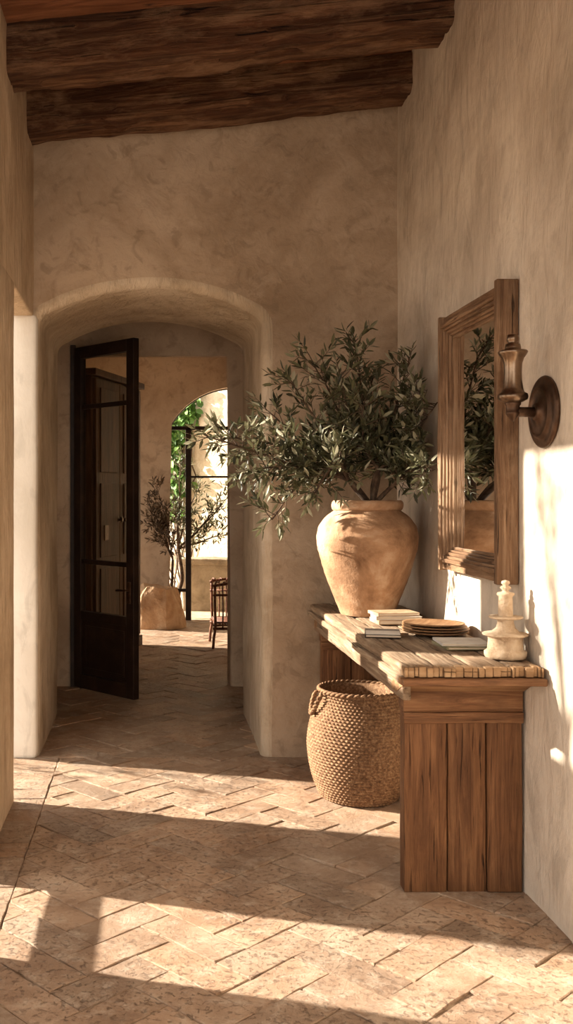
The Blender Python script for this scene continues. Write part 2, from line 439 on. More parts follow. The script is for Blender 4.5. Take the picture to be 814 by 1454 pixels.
# right wall, slightly wavy plaster
def wavy_wall(name, mat, x, y0, y1, z0, z1, thick, holes=()):
    bm = bmesh.new(); ny = int((y1-y0)/.12); nz = int((z1-z0)/.12); s = 1 if thick > 0 else -1
    g = {}
    for i in range(ny+1):
        for k in range(nz+1):
            yy = y0+(y1-y0)*i/ny; zz = z0+(z1-z0)*k/nz
            g[i,k] = bm.verts.new((x+.006*noise.noise(Vector((yy*1.3, zz*1.3, x))), yy, zz))
    for i in range(ny):
        for k in range(nz): bm.faces.new((g[i,k], g[i+1,k], g[i+1,k+1], g[i,k+1]))
    bd = [e for e in bm.edges if e.is_boundary]
    ret = bmesh.ops.extrude_edge_only(bm, edges=bd)
    vs = [v for v in ret['geom'] if isinstance(v, bmesh.types.BMVert)]
    for v in vs: v.co.x = x+thick
    bmesh.ops.holes_fill(bm, edges=[e for e in bm.edges if e.is_boundary])
    o = link(name, bm, mat, kind='structure')
    return o
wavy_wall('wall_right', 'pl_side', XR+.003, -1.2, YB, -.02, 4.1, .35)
# left wall: opening next to the back wall, a garden door and a small window nearer the camera
bm = bmesh.new()
TH = .13
def lb(y0, y1, z0, z1): rbox(bm, (XL-TH, y0, z0), (XL, y1, z1), .012, .15, .004, 2.5, seed=2)
lb(4.385, 4.86, -.01, 2.56); lb(3.88, 4.385, -.01, 1.43)
lb(3.16, 3.88, 2.50, 2.56) ; lb(2.62, 3.26, -.01, 2.56); lb(-1.2, -.9, -.01, 2.56); lb(-1.2, 5.80, 2.54, 3.75)  # unseen stretch beside the camera left open so sun bounce fills the hall
o = link('wall_left', bm, 'pl_left', kind='structure')
for p in o.data.polygons: p.use_smooth = True
bm = bmesh.new(); rbox(bm, (XL-.09, 3.20, .145), (XL-.03, 3.94, .215), .008, .2); link('trim_1', bm, 'darkwood', kind='structure')
# light post between the door leaf and window outside is part of the wall opening
bm = bmesh.new(); rbox(bm, (XL-.10, 3.86, 0), (XL-.03, 3.91, 2.54), .008, .3); link('trim_2', bm, 'darkwood', kind='structure')

# ceiling boards following the slope, beams
SL = (3.71-3.49)/(XR-XL)
def zb(x): return 3.49 + SL*(x-XL)
bm = bmesh.new(); y = -1.2; k = 0
while y < YB:
    ww = .155; y1 = min(y+ww-.006, YB)
    vs = box(bm, XL-.3, XR+.4, y, y1, 0, .04)
    for v in vs: v.co.z += zb(v.co.x) + .215 + (k % 3)*.004
    y += ww; k += 1
vs = box(bm, XL-.3, XR+.4, -1.2, YB+.1, 0, .06)
for v in vs: v.co.z += zb(v.co.x) + .262
link('ceiling', bm, 'board', kind='structure')
def beam(y0, y1, label, seed):
    cx, cy, cz = (XL+XR)/2, (y0+y1)/2, zb((XL+XR)/2)+.11
    L = (XR-XL)+.16; ang = math.atan(SL); hy = (y1-y0)/2
    bm = bmesh.new()
    rbox(bm, (-L/2, -hy, -.11), (L/2, hy, .125), .035, .03, .020, 1.8, .010, 9, seed)
    for v in bm.verts:
        p = v.co
        g = noise.noise(Vector((p.x*2.2, p.y*34, p.z*34+seed)))
        v.co += Vector((0, p.y, p.z)).normalized()*g*.010
        v.co += Vector((0, p.y, p.z)).normalized()*(-.012 if noise.noise(Vector((p.x*1.4+seed, p.y*22, p.z*22))) > .28 else 0)
    o = link('ceiling_beam', bm, 'beam', smooth=True)
    o.location = (cx, cy, cz); o.rotation_euler = (0, -ang, 0)
    tag(o, label, 'beam', 'rough timber ceiling beams'); return o
beam(5.35, 5.62, 'dark rough-hewn timber ceiling beam directly in front of the arched back wall', 3)
beam(4.60, 4.90, 'thick rough-hewn timber ceiling beam nearest the viewer, at the top edge of the photo', 11)

# ------------------------------------------------------------------ vestibule, second wall and the room beyond
bm = bmesh.new()
Y2, Y3 = 7.78, 8.08
poly = [(-1.4,0),(-1.4,3.3),(2.6,3.3),(2.6,0),(.635,0),(.635,2.64),(-.60,2.64),(-.60,0)]
a, b = prism(bm, poly, Y2, Y3)
pr = set(a[4:])
bmesh.ops.bevel(bm, geom=[e for e in bm.edges if e.verts[0] in pr and e.verts[1] in pr], offset=.03, segments=4, profile=.5, affect='EDGES')
bmesh.ops.triangulate(bm, faces=[f for f in bm.faces if len(f.verts) > 4])
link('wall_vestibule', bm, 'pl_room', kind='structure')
bm = bmesh.new(); box(bm, -1.05, -.80, 5.80, Y2, 0, 3.2); link('wall_vestibule_left', bm, 'pl_room', kind='structure')
bm = bmesh.new(); box(bm, .95, 1.2, 6.86, Y2, 0, 3.2); link('wall_vestibule_right', bm, 'pl_room', kind='structure')
bm = bmesh.new(); box(bm, -1.4, 2.6, 5.9, Y3, 3.2, 3.3); link('ceiling_vestibule', bm, 'pl_room', kind='structure')
# far room
YF = 11.8
arc = arch_pts(.235, 1.815, 2.33, 2.81, 30)
bm = bmesh.new()
poly = [(-1.4,0),(-1.4,3.6),(2.85,3.6),(2.85,0),(1.815,0)] + arc + [(.235,0)]
a, b = prism(bm, poly, YF, YF+.30)
pr = set(a[4:])
bmesh.ops.bevel(bm, geom=[e for e in bm.edges if e.verts[0] in pr and e.verts[1] in pr], offset=.025, segments=3, profile=.5, affect='EDGES')
bmesh.ops.triangulate(bm, faces=[f for f in bm.faces if len(f.verts) > 4])
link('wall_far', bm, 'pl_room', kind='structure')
bm = bmesh.new(); box(bm, 2.6, 2.85, Y3, YF, 0, 3.6); link('wall_far_right', bm, 'pl_room', kind='structure')
bm = bmesh.new()
box(bm, -1.4, -1.2, Y3, 10.25, 0, 3.2); box(bm, -1.4, -1.2, 11.55, YF, 0, 3.2); box(bm, -1.4, -1.2, 10.25, 11.55, 2.5, 3.2)
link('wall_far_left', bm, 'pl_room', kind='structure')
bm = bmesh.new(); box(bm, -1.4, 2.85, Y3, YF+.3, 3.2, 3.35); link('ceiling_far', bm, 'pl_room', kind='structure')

# ground outside
bm = bmesh.new(); box(bm, -14, -1.05, -6, 22, -.2, -.03); box(bm, -1.05, 14, 12.05, 22, -.2, -.01)
link('ground', bm, 'ground', kind='structure')
# garden walls beyond the arched window (upper pale wall, set at an angle to the house)
ang = R(-45)
xf = Matrix.Translation((.9, 14.6, 0)) @ Matrix.Rotation(ang, 4, 'Z')
bm = bmesh.new(); rbox(bm, (-3.6, 0, -.1), (3.6, .4, 4.3), .05, .14, .05, 2.0, .012, 12, 5, xf)
o = link('wall_garden', bm, 'pl_garden', kind='structure', smooth=True)
bm = bmesh.new(); rbox(bm, (.42, 13.0, -.1), (2.3, 13.35, .62), .03, .08, .02, 3, .008, 14, 7)
rbox(bm, (.40, 12.97, .60), (2.32, 13.38, .68), .02, .08, .012, 3, .005, 14, 8)
o = link('garden_wall', bm, 'stonewall', smooth=True); tag(o, 'low rough grey stone garden wall outside the arched window', 'low wall')

# arched steel window in the far wall
win = thing('window_1', 'arched dark steel framed window in the far wall', None, (0, 0, 0), kind='structure')
def steelbox(name, lo, hi, par=win):
    bm = bmesh.new(); rbox(bm, lo, hi, .004, .5); return link(name, bm, 'metal', par)
steelbox('mullion', (.432, YF+.12, 0), (.50, YF+.17, 2.33))
steelbox('mullion', (1.40, YF+.12, 0), (1.45, YF+.17, 2.33))
steelbox('transom', (.235, YF+.12, 2.305), (1.815, YF+.17, 2.35))
steelbox('glazing_bar', (.50, YF+.13, 1.725), (1.40, YF+.155, 1.75))
steelbox('low_rail', (.30, YF+.13, .345), (.445, YF+.155, .385))
bm = bmesh.new(); tube(bm, [(x, YF+.14, z) for x, z in arc], .014, 6); link('arch_frame', bm, 'metal', win)
bm = bmesh.new(); box(bm, .50, 1.40, YF+.142, YF+.146, .0, 2.305); link('window_pane', bm, 'glass', win)

# ------------------------------------------------------------------ glazed steel door (open)
hx, hy = -.575, 7.74; fx, fy = -.10, 7.22
DW = math.hypot(fx-hx, fy-hy); ang = math.atan2(fy-hy, fx-hx)
door = thing('door_1', 'tall dark glazed metal door standing open in the arched passage', None, (hx, hy, .012), ang, kind='structure')
T = .028
def dp(name, x0, x1, z0, z1, t=T, mat='metal'):
    bm = bmesh.new(); rbox(bm, (x0, -t, z0), (x1, t, z1), .005, .6); return link(name, bm, mat, door)
dp('stile', 0, .082, 0, 2.65); dp('stile', DW-.082, DW, 0, 2.65)
dp('rail', .082, DW-.082, 2.56, 2.65); dp('rail', .082, DW-.082, 0, .11); dp('rail', .082, DW-.082, .53, .60)
dp('glazing_bar', .082, DW-.082, 2.165, 2.20, .016); dp('glazing_bar', .082, DW-.082, .965, 1.0, .016)
pn = dp('door_panel', .082, DW-.082, .11, .53, .012)
bm = bmesh.new()
for a_, b_, c_, d_ in ((.12,DW-.12,.15,.165),(.12,DW-.12,.475,.49),(.12,.135,.165,.475),(DW-.135,DW-.12,.165,.475)):
    rbox(bm, (a_, -.017, c_), (b_, .017, d_), .003, .5)
link('panel_moulding', bm, 'metal', pn)
for z0, z1 in ((.60,.965),(1.0,2.165),(2.20,2.56)):
    bm = bmesh.new(); box(bm, .078, DW-.078, -.003, .003, z0, z1); link('pane', bm, 'glass', door)
bm = bmesh.new(); tube(bm, [(DW-.045,-.025,.80),(DW-.045,-.07,.80),(DW-.06,-.075,.80),(DW-.14,-.075,.795)], .008, 8)
rbox(bm, (DW-.062,-.036,.70), (DW-.028,-.026,.86), .004, .5)
link('door_handle', bm, 'bronze_dk', door)
for z in (.3, 1.3, 2.35):
    bm = bmesh.new(); tube(bm, [(-.012, 0, z-.05), (-.012, 0, z+.05)], .012, 10); link('hinge', bm, 'metal', door)
# dark frame of the doorway
fr = thing('trim_3', 'dark metal door frame in the passage wall', None, (0,0,0), kind='structure')
bm = bmesh.new(); rbox(bm, (-.625, Y2-.04, 0), (-.585, Y2+.05, 2.69), .004, .6); link('jamb', bm, 'metal', fr)

# ------------------------------------------------------------------ panelled wooden wardrobe seen through the door glass
wx, wy = -.49, 8.74; ex, ey = -.078, 9.97
WL = math.hypot(ex-wx, ey-wy); wa = math.atan2(ey-wy, ex-wx)
wd = thing('wardrobe', 'tall dark panelled wooden cupboard seen behind the glass of the open door', 'cupboard', (wx, wy, 0), wa)
def wp(name, lo, hi, mat='darkwood', par=wd, r=.006):
    bm = bmesh.new(); rbox(bm, lo, hi, r, .25, .002, 3); return link(name, bm, mat, par)
wp('body', (0, .03, .0), (WL, .40, 2.58)); wp('cornice', (-.02, -.02, 2.58), (WL+.02, .42, 2.64)); wp('plinth', (-.01, 0, 0), (WL+.01, .41, .10))
for i in range(2):
    x0 = .04 + i*(WL-.08)/2; x1 = x0 + (WL-.08)/2 - .01
    d = wp('door', (x0, .0, .12), (x1, .03, 2.56))
    for z0, z1 in ((.20,.85),(.95,1.62),(1.72,2.48)):
        wp('door_panel', (x0+.09, -.012, z0), (x1-.09, .004, z1), 'darkwood', d)
    if i == 0:
        wp('lock_plate', (x0+.16, -.022, 1.10), (x0+.26, -.001, 1.24), 'bronze_dk', d)
    for zz in (1.28,):
        bm = bmesh.new(); lathe(bm, [(.02,0),(.03,.006),(.012,.012),(.012,.03),(.022,.04),(.018,.05)], 20)
        k = link('knob', bm, 'bronze_dk', d); k.rotation_euler = (R(90),0,0); k.location = (x1-.045 if i == 0 else x0+.045, 0, zz)

# ------------------------------------------------------------------ boulder and rattan chair
bm = bmesh.new(); bmesh.ops.create_icosphere(bm, subdivisions=5, radius=1)
rr = random.Random(9); planes = []
for _ in range(13):
    n = Vector((rr.uniform(-1,1), rr.uniform(-1,1), rr.uniform(-.5,1))).normalized(); planes.append((n, rr.uniform(.66,.9)))
planes += [(Vector((.1,0,1)).normalized(), .52), (Vector((-.75,-.3,.55)).normalized(), .70), (Vector((.85,-.25,.46)).normalized(), .60), (Vector((-.2,-.9,.3)).normalized(), .72), (Vector((-.9,-.2,.2)).normalized(), .8)]
for v in bm.verts:
    p = v.co.copy()
    for n, d in planes:
        t = p.dot(n)
        if t > d: p -= n*(t-d)*.97
    p += noise.noise_vector(p*2.2)*.09 + noise.noise_vector(p*7)*.025
    v.co = Vector((p.x*.37, p.y*.27, p.z*.52+.19))
for v in bm.verts: v.co.z = max(v.co.z, 0)
o = link('boulder', bm, 'rock'); o.location = (.08, 11.28, 0); tag(o, 'large faceted tan boulder on the floor by the arched window', 'boulder')

ch = thing('rattan_armchair', 'dark brown rattan armchair partly hidden behind the right side of the far doorway', 'chair', (.94, 9.95, 0), 0)
def ct(name, pts, r, par=ch):
    bm = bmesh.new(); tube(bm, pts, r, 10); return link(name, bm, 'rattan', par, True)
for sx in (-1, 1):
    for sy in (-1, 1): ct('leg', smoothprof([(sx*.32, sy*.27, 0),(sx*.31, sy*.265, .12),(sx*.295, sy*.26, .22),(sx*.30, sy*.26, .40),(sx*.30,sy*.26,.62)], 4), .014)
for sy in (-1, 1):
    bm = bmesh.new()
    for k in range(9):
        x = -.30+.6*k/8
        tube(bm, smoothprof([(x, sy*.26, .20),(x+.004, sy*.265, .4),(x, sy*.26, .60),(x+.012, sy*.24, .655),(x+.03,sy*.21,.65)], 4), .008, 8)
    link('side_spindles', bm, 'rattan', ch, True)
    ct('arm_rail', [(-.32, sy*.26, .53),(.32, sy*.26, .53)], .012); ct('lower_rail', [(-.32, sy*.26, .20),(.32, sy*.26, .20)], .013)
    ct('lower_rail', [(-.32, sy*.26, .235),(.32, sy*.26, .235)], .009)
    ct('arm_rest', smoothprof([(-.32, sy*.25, .62),(-.1, sy*.27, .65),(.2,sy*.27,.65),(.33,sy*.25,.63)],5), .014)
bm = bmesh.new()
for k in range(13): tube(bm, [(-.3+.05*k,-.26,.245),(-.3+.05*k,.26,.245)], .007, 6)
for k in range(11): tube(bm, [(-.3,-.25+.05*k,.255),(.3,-.25+.05*k,.255)], .007, 6)
link('seat', bm, 'rattan', ch, True)
bm = bmesh.new()
for k in range(9):
    yy = -.25+.5*k/8; tube(bm, smoothprof([(.30, yy, .22),(.33, yy, .45),(.38, yy, .78)], 4), .008, 6)
for z, x in ((.5,.335),(.78,.38)): tube(bm, [(x,-.27,z),(x,.27,z)], .014, 8)
link('backrest', bm, 'rattan', ch, True)

# ------------------------------------------------------------------ leaves and branches
def add_leaf(bm, tl_, p, d, up, L, Wd, val):
    d = d.normalized(); s = d.cross(up)
    if s.length < .01: s = d.cross(Vector((1,0,0)))
    s.normalize(); n = s.cross(d)
    bend = rndL.uniform(-.10, .22)*L
    pts = [p, p+d*L*.33+s*Wd*.5+n*Wd*.12, p+d*L*.33-s*Wd*.5+n*Wd*.12, p+d*L*.70+s*Wd*.42-n*bend*.4, p+d*L*.70-s*Wd*.42-n*bend*.4, p+d*L-n*bend, p+d*L*.33, p+d*L*.70-n*bend*.4-n*Wd*.1]
    v = [bm.verts.new(q) for q in pts]
    fs = [bm.faces.new(x) for x in ((v[0],v[1],v[6]),(v[0],v[6],v[2]),(v[1],v[3],v[7],v[6]),(v[2],v[6],v[7],v[4]),(v[3],v[5],v[7]),(v[4],v[7],v[5]))]
    for f in fs:
        for l in f.loops: l[tl_] = (val, val, val, 1)
rndL = random.Random(21)
def rv(): return Vector((rndL.gauss(0,1), rndL.gauss(0,1), rndL.gauss(0,1))).normalized()
def twig(bw, bl, tl_, p, d, L, leaf, limits, sag=.0, dens=1.0, wid=.24):
    n = max(3, int(L/.022*dens)); pts = [p.copy()]; q = p.copy(); dd = d.normalized()
    for i in range(n):
        dd = (dd + rv()*.13 + Vector((0,0,-sag))).normalized(); q = q + dd*(L/n)
        for a in range(3):
            if q[a] < limits[a][0]: q[a] = limits[a][0]; dd[a] = abs(dd[a])
            if q[a] > limits[a][1]: q[a] = limits[a][1]; dd[a] = -abs(dd[a])
        pts.append(q.copy())
        if i < 1: continue
        side = dd.cross(rv()).normalized()
        for s in (-1, 1):
            if rndL.random() < .12: continue
            ld = (dd*.75 + side*s*.75 + rv()*.22 + Vector((0,0,.10))).normalized()
            add_leaf(bl, tl_, q + rv()*.002, ld, rv()*.5+Vector((0,-.3,1)), leaf*rndL.uniform(.65,1.2), leaf*wid*rndL.uniform(.75,1.15), min(1,max(0,rndL.gauss(.42,.27))))
    add_leaf(bl, tl_, q, dd, rv(), leaf, leaf*wid, rndL.random())
    tube(bw, pts, [.0028*(1-.6*i/len(pts)) for i in range(len(pts))], 5)
def bush(bw, bl, tl_, base, limbs, leaf, limits, twigs=26, rad=.012, tl_len=(.10,.26), sag=0, dens=1.0, start=.22, wid=.24, forks=None):
    for (tgt, mid, ntw) in limbs:
        P = [tuple(base), tuple(mid), tuple(tgt)]
        if forks:
            fk = min(forks, key=lambda q: (Vector(q)-Vector(mid)).length); P.insert(1, tuple(fk))
        P = smoothprof(P, 9)
        P = [Vector(p)+noise.noise_vector(Vector(p)*6)*.012 for p in P]
        tube(bw, P, [rad*(1-.8*i/len(P)) for i in range(len(P))], 8)
        for k in range(ntw):
            t = start + (1-start)*(k+rndL.random())/ntw; f = t*(len(P)-1); i = min(int(f), len(P)-2)
            p = P[i].lerp(P[i+1], f-i); tg = (P[i+1]-P[i]).normalized()
            d = (tg*rndL.uniform(.3,1.0) + rv()*.85 + Vector((0,0,.18))).normalized()
            L = rndL.uniform(*tl_len)*(1.15-.4*t)
            twig(bw, bl, tl_, p, d, L, leaf, limits, sag, dens, wid)

# ------------------------------------------------------------------ potted olive on the table
TT = .89
px, py = 1.115, 5.06
pot_t = thing('potted_olive', 'olive tree in a big terracotta urn on the far end of the console', 'potted plant', (px, py, TT+.006))
prof = [(.132,0),(.137,.012),(.165,.08),(.215,.21),(.248,.33),(.256,.39),(.243,.455),(.205,.505),(.172,.53),(.163,.54)]
prof = smoothprof(prof, 6)
def potfn(r, z, a): return r*(1+.010*noise.noise(Vector((math.cos(a)*2, math.sin(a)*2, z*6)))) + .0016*math.sin(z*130)*.6 + (.0035 if abs(z-.335) < .006 else 0)
bm = bmesh.new(); lathe(bm, prof, 96, fn=potfn, close=True)
bm.faces.new([v for v in bm.verts if abs(v.co.z) < 1e-4])
urn = link('urn', bm, 'terra', pot_t, True)
bm = bmesh.new(); rp = smoothprof([(.160,.532),(.174,.536),(.180,.553),(.179,.572),(.170,.584),(.158,.582),(.150,.565),(.148,.54),(.150,.50)], 5)
lathe(bm, rp, 96, fn=lambda r, z, a: r*(1+.012*noise.noise(Vector((math.cos(a)*3, math.sin(a)*3, z*20)))), close=True)
link('rim', bm, 'terra', urn, True)
bm = bmesh.new(); lathe(bm, [(.150,.52),(.149,.545),(.10,.552),(.02,.558)], 40); link('soil', bm, 'soil', pot_t, True)
bw = bmesh.new(); bl = bmesh.new(); tlL = bl.loops.layers.float_color.new('tint')
B = Vector((.03, -.02, .556))
lim = ((-1.4, XR-px-.09), (-.95, YB-py-.05), (.30, 1.62))
def T_(x, y, z): return (x-px, y-py, z-TT)
limbs = [
 (T_(1.06,5.10,2.30), T_(1.13,5.2,1.95), 44), (T_(1.33,5.05,2.20), T_(1.24,5.15,1.85), 38), (T_(.84,5.10,2.20), T_(1.03,5.15,1.85), 40),
 (T_(1.20,5.35,2.12), T_(1.19,5.28,1.8), 30), (T_(.72,5.02,2.08), T_(.98,5.15,1.72), 40), (T_(.40,4.95,1.80), T_(.80,5.1,1.72), 46),
 (T_(.27,4.80,1.80), T_(.70,4.98,1.66), 40), (T_(.48,4.85,1.62), T_(.83,5.02,1.66), 40), (T_(.60,4.85,1.38), T_(.83,5.0,1.63), 34),
 (T_(.78,4.72,1.50), T_(.93,4.9,1.66), 22),(T_(1.38,4.75,1.95), T_(1.28,5.0,1.70), 34), (T_(1.36,4.68,1.62), T_(1.26,4.95,1.62), 34), (T_(1.36,4.80,1.75), T_(1.28,5.05,1.66), 32),
 (T_(.62,5.2,1.95), T_(.9,5.25,1.7), 30), (T_(1.38,4.9,2.02), T_(1.3,5.1,1.8), 26), (T_(1.05,4.85,1.95), T_(1.1,5.05,1.75), 32), (T_(.95,4.9,2.1), T_(1.05,5.05,1.8), 28)]
bush(bw, bl, tlL, B, limbs, .066, lim, rad=.013, tl_len=(.08,.19), dens=1.12, start=.38, wid=.27, forks=[(-.10,-.04,.68),(.05,-.03,.74),(.12,-.10,.67),(-.03,-.10,.72)])
link('branches', bw, 'bark', pot_t, True); link('foliage', bl, 'olive', pot_t)

# ------------------------------------------------------------------ console table
tb = thing('console_table', 'rustic weathered wooden console table against the right wall', 'table', (0, 0, 0))
X0, YN, YE = .912, 3.55, 5.62
bm = bmesh.new(); xs = [X0, 1.035, 1.165, 1.29, 1.412]
for i in range(4):
    rbox(bm, (xs[i]+.001, YN+.006*(i%2), .851), (xs[i+1]-.001, YE-.01*(i%3), TT), .010, .03, .0045, 7, .003, 34, i)
link('tabletop', bm, 'top', tb, True)
# ragged end-grain strip at the near end
bm = bmesh.new(); x = X0; r2 = random.Random(3)
while x < 1.405:
    wv = r2.uniform(.008,.032); x1 = min(x+wv, 1.410)
    rbox(bm, (x+.0007, YN-.016-r2.random()*.012, .850+r2.random()*.005), (x1-.0007, YN+.03, TT-r2.random()*.005), .003, .03, .002, 20); x = x1
link('end_grain', bm, 'topedge', tb, True)
bm = bmesh.new(); rbox(bm, (X0-.012, YN-.045, .823), (1.417, YN+.02, .849), .006, .05, .003, 8, .001, 30); link('end_moulding', bm, 'rail', tb, True)
bm = bmesh.new(); rbox(bm, (X0-.012, YN+.02, .823), (X0+.04, YE, .851), .006, .05, .003, 8, .001, 30); link('front_moulding', bm, 'top', tb, True)
bm = bmesh.new(); rbox(bm, (X0+.022, YN+.10, .745), (X0+.055, YE-.02, .825), .006, .05, .004, 6, .001, 30); link('front_apron', bm, 'top', tb, True)
PX0, PX1 = .962, 1.414
def end_panel(y0, near):
    p = thing('end_panel', None, None, (0,0,0)); p.parent = tb
    def q(name, lo, hi, mat='plank'):
        bm = bmesh.new(); rbox(bm, lo, hi, .004, .06, .0025, 6, .0008, 40, y0); return link(name, bm, mat, p, True)
    xs = [PX0, 1.128, 1.277, PX1]
    for i in range(3): q('plank', (xs[i]+.0025, y0+.004*(i==1), 0), (xs[i+1]-.0025, y0+.07, .70))
    q('batten', (PX0-.003, y0-.012, .642), (PX1, y0+.01, .684), 'rail')
    q('frieze', (PX0-.002, y0-.003, .684), (PX1, y0+.07, .765), 'rail')
    # slanted corbel under the top
    bm = bmesh.new(); o_ = -.13 if near else -.03
    poly = [(y0-.004, .762), (y0+.07, .762), (y0+.07, .822), (y0+o_, .822), (y0+o_, .812), (y0+o_*.55,.792)]
    a, b = prism(bm, poly, X0+.02, PX1, 'yz'); link('corbel', bm, 'railp', p)
end_panel(3.735, True); end_panel(5.52, False)
bm = bmesh.new(); rbox(bm, (1.375, 3.80, .60), (1.41, 5.52, .80), .005, .1, .003, 5); link('back_rail', bm, 'plank', tb, True)

# ------------------------------------------------------------------ basket under the table
bk = thing('woven_basket', 'round woven seagrass basket on the floor under the console table', 'basket', (1.045, 4.93, 0))
pr = smoothprof([(.165,.0),(.188,.015),(.224,.11),(.244,.21),(.247,.30),(.228,.40),(.198,.465),(.188,.50),(.192,.535)], 8)
# resample finely
def resample(P, n):
    d = [0]
    for a, b in zip(P, P[1:]): d.append(d[-1]+math.dist(a, b))
    out = []; j = 0
    for k in range(n+1):
        t = d[-1]*k/n
        while j < len(d)-2 and d[j+1] < t: j += 1
        f = (t-d[j])/max(d[j+1]-d[j], 1e-9); out.append(tuple(P[j][a]+(P[j+1][a]-P[j][a])*f for a in (0,1)))
    return out
rows = 38; P = resample(pr, rows*4); SEG = 384
bm = bmesh.new(); rings = []
for i, (r, z) in enumerate(P):
    ph = i/4; row = int(ph); fr_ = ph-row; ring = []
    for k in range(SEG):
        a = 2*math.pi*k/SEG
        w1 = .0075*math.sin(math.pi*fr_); w2 = math.sin(a*64 + row*math.pi + fr_*1.2)*.0038*math.sin(math.pi*fr_)
        ir = 1+.016*noise.noise(Vector((math.cos(a)*1.6, math.sin(a)*1.6, z*4)))
        rr_ = r*ir + w1 + w2
        ring.append(bm.verts.new((rr_*math.cos(a), rr_*math.sin(a), z + .006*noise.noise(Vector((math.cos(a)*1.5, math.sin(a)*1.5, z*2)))*z/.5)))
    rings.append(ring)
for A, Bq in zip(rings, rings[1:]):
    for k in range(SEG): bm.faces.new((A[k], A[(k+1)%SEG], Bq[(k+1)%SEG], Bq[k]))
bm.faces.new(rings[0][::-1])
# inner wall
inn = []
for (r, z) in [P[-1]] + [(q[0]-.016, q[1]) for q in P[::-8]] + [(.01, .02)]:
    inn.append([bm.verts.new((r*math.cos(2*math.pi*k/84), r*math.sin(2*math.pi*k/84), max(z,.012))) for k in range(84)])
for A, Bq in zip(inn, inn[1:]):
    for k in range(84): bm.faces.new((A[k], A[(k+1)%84], Bq[(k+1)%84], Bq[k]))
link('body', bm, 'basket', bk, True)
bm = bmesh.new()
for s in (0, math.pi):
    pts = [( (.198+.004*math.cos(a*22+s))*math.cos(a), (.198+.004*math.cos(a*22+s))*math.sin(a), .537+.005*math.sin(a*22+s)) for a in [2*math.pi*k/240 for k in range(241)]]
    tube(bm, pts, .0075, 6)
link('rim', bm, 'basket', bk, True)
for side in (1, -1):
    bm = bmesh.new(); a0 = math.pi*1.04 if side == 1 else .04
    for s in (0, math.pi):
        pts = []
        for k in range(61):
            t = k/60; aa = a0 + (t-.5)*.42
            drop = math.sin(math.pi*t)
            rr_ = .205 + .040*drop**.6
            pts.append((rr_*math.cos(aa)+.006*math.cos(t*40+s), rr_*math.sin(aa), .525 - .10*drop + .006*math.sin(t*40+s)))
        tube(bm, pts, .008, 6)
    link('handle', bm, 'basket', bk, True)

# ------------------------------------------------------------------ mirror
mr = thing('wall_mirror', 'tall mirror in a thick moulded old wooden frame on the right wall', 'mirror', (XR, 4.195, 1.165))
# local: y along wall (near -), x into the room negative
FS = .74
HY, H = .405, 1.16
steps = [(0.0,.045,.062),(.045,.070,.080),(.070,.088,.070),(.088,.108,.058),(.108,.122,.048),(.122,.140,.036)]   # inset from, to, proud
steps = [(a_*FS, b_*FS, d_) for a_, b_, d_ in steps]
for (nm, sy) in (('stile', -1), ('stile', 1)):
    bm = bmesh.new()
    for (a_, b_, d_) in steps:
        y0, y1 = sorted((sy*(HY-a_), sy*(HY-b_)))
        rbox(bm, (-d_, y0, a_), (-.002, y1, H-a_), .004, .07, .002, 5, .0012, 35, a_*9)
    link(nm, bm, 'frame_z', mr, True)
for (nm, sz) in (('bottom_rail', 0), ('top_rail', 1)):
    bm = bmesh.new()
    for (a_, b_, d_) in steps:
        z0, z1 = (a_, b_) if sz == 0 else (H-b_, H-a_)
        rbox(bm, (-d_+.0007, -HY+a_, z0), (-.002, HY-a_, z1), .004, .07, .002, 5, .0012, 35, a_*9+3)
    link(nm, bm, 'frame_y', mr, True)
bm = bmesh.new(); rbox(bm, (-.087, -HY-.004, -.006), (-.002, -HY+.030, H+.012), .005, .07, .003, 4, .0015, 30, 4)
link('outer_moulding', bm, 'frame_z', mr, True)
bm = bmesh.new(); rbox(bm, (-.077, HY-.022, -.004), (-.002, HY+.004, H+.008), .005, .07, .003, 4, .0015, 30, 5)
link('outer_moulding', bm, 'frame_z', mr, True)
bm = bmesh.new(); box(bm, -.024, -.018, -HY+.097, HY-.097, .097, H-.097); link('mirror_glass', bm, 'mirror', mr)

# ------------------------------------------------------------------ sconce
sn = thing('wall_sconce', 'bronze wall sconce with a flared candle holder on a round backplate', 'wall lamp', (XR, 3.535, 1.80))
S = 1/396.
yz = lambda y: 1.5+(705-y)*S-1.80
bxs = -.118
prf = [(3,474.5),(7.5,475.5),(8.5,481),(8,484),(5.5,487),(10,489),(11,494),(11,496.5),(19,498),(20.5,500),(19,503),(15,509),(12.6,516),(12,528),(12.4,540),(13.8,551),(15.5,557),(20,559.5),(20.8,563),(20,567),(15,570),(11,572)]
bm = bmesh.new(); lathe(bm, [(r*S, yz(y)) for r, y in prf[::-1]], 40, (bxs, 0)); link('candle_holder', bm, 'bronze', sn, True)
bm = bmesh.new(); lathe(bm, [(r*S, yz(y)) for r, y in [(.5,599),(4,595),(9.5,588),(10,586),(9.2,585),(9.2,577),(11,574),(11,571)]], 32, (bxs, 0)); link('hub', bm, 'bronze_dk', sn, True)
zc = yz(585)
bm = bmesh.new(); tube(bm, [(bxs, 0, zc), (bxs+.02, 0, zc), (-.02, 0, zc)], [.018,.018,.018], 20)
link('arm', bm, 'bronze_dk', sn, True)
bm = bmesh.new(); lathe(bm, smoothprof([(.128,0),(.130,.008),(.122,.016),(.100,.020),(.088,.030),(.078,.024),(.055,.022),(.035,.030),(.026,.042),(.001,.043)], 4), 56)
for v in bm.verts: v.co = Vector((-v.co.z-.001, v.co.x, v.co.y+zc))
link('backplate', bm, 'bronze_dk', sn, True)

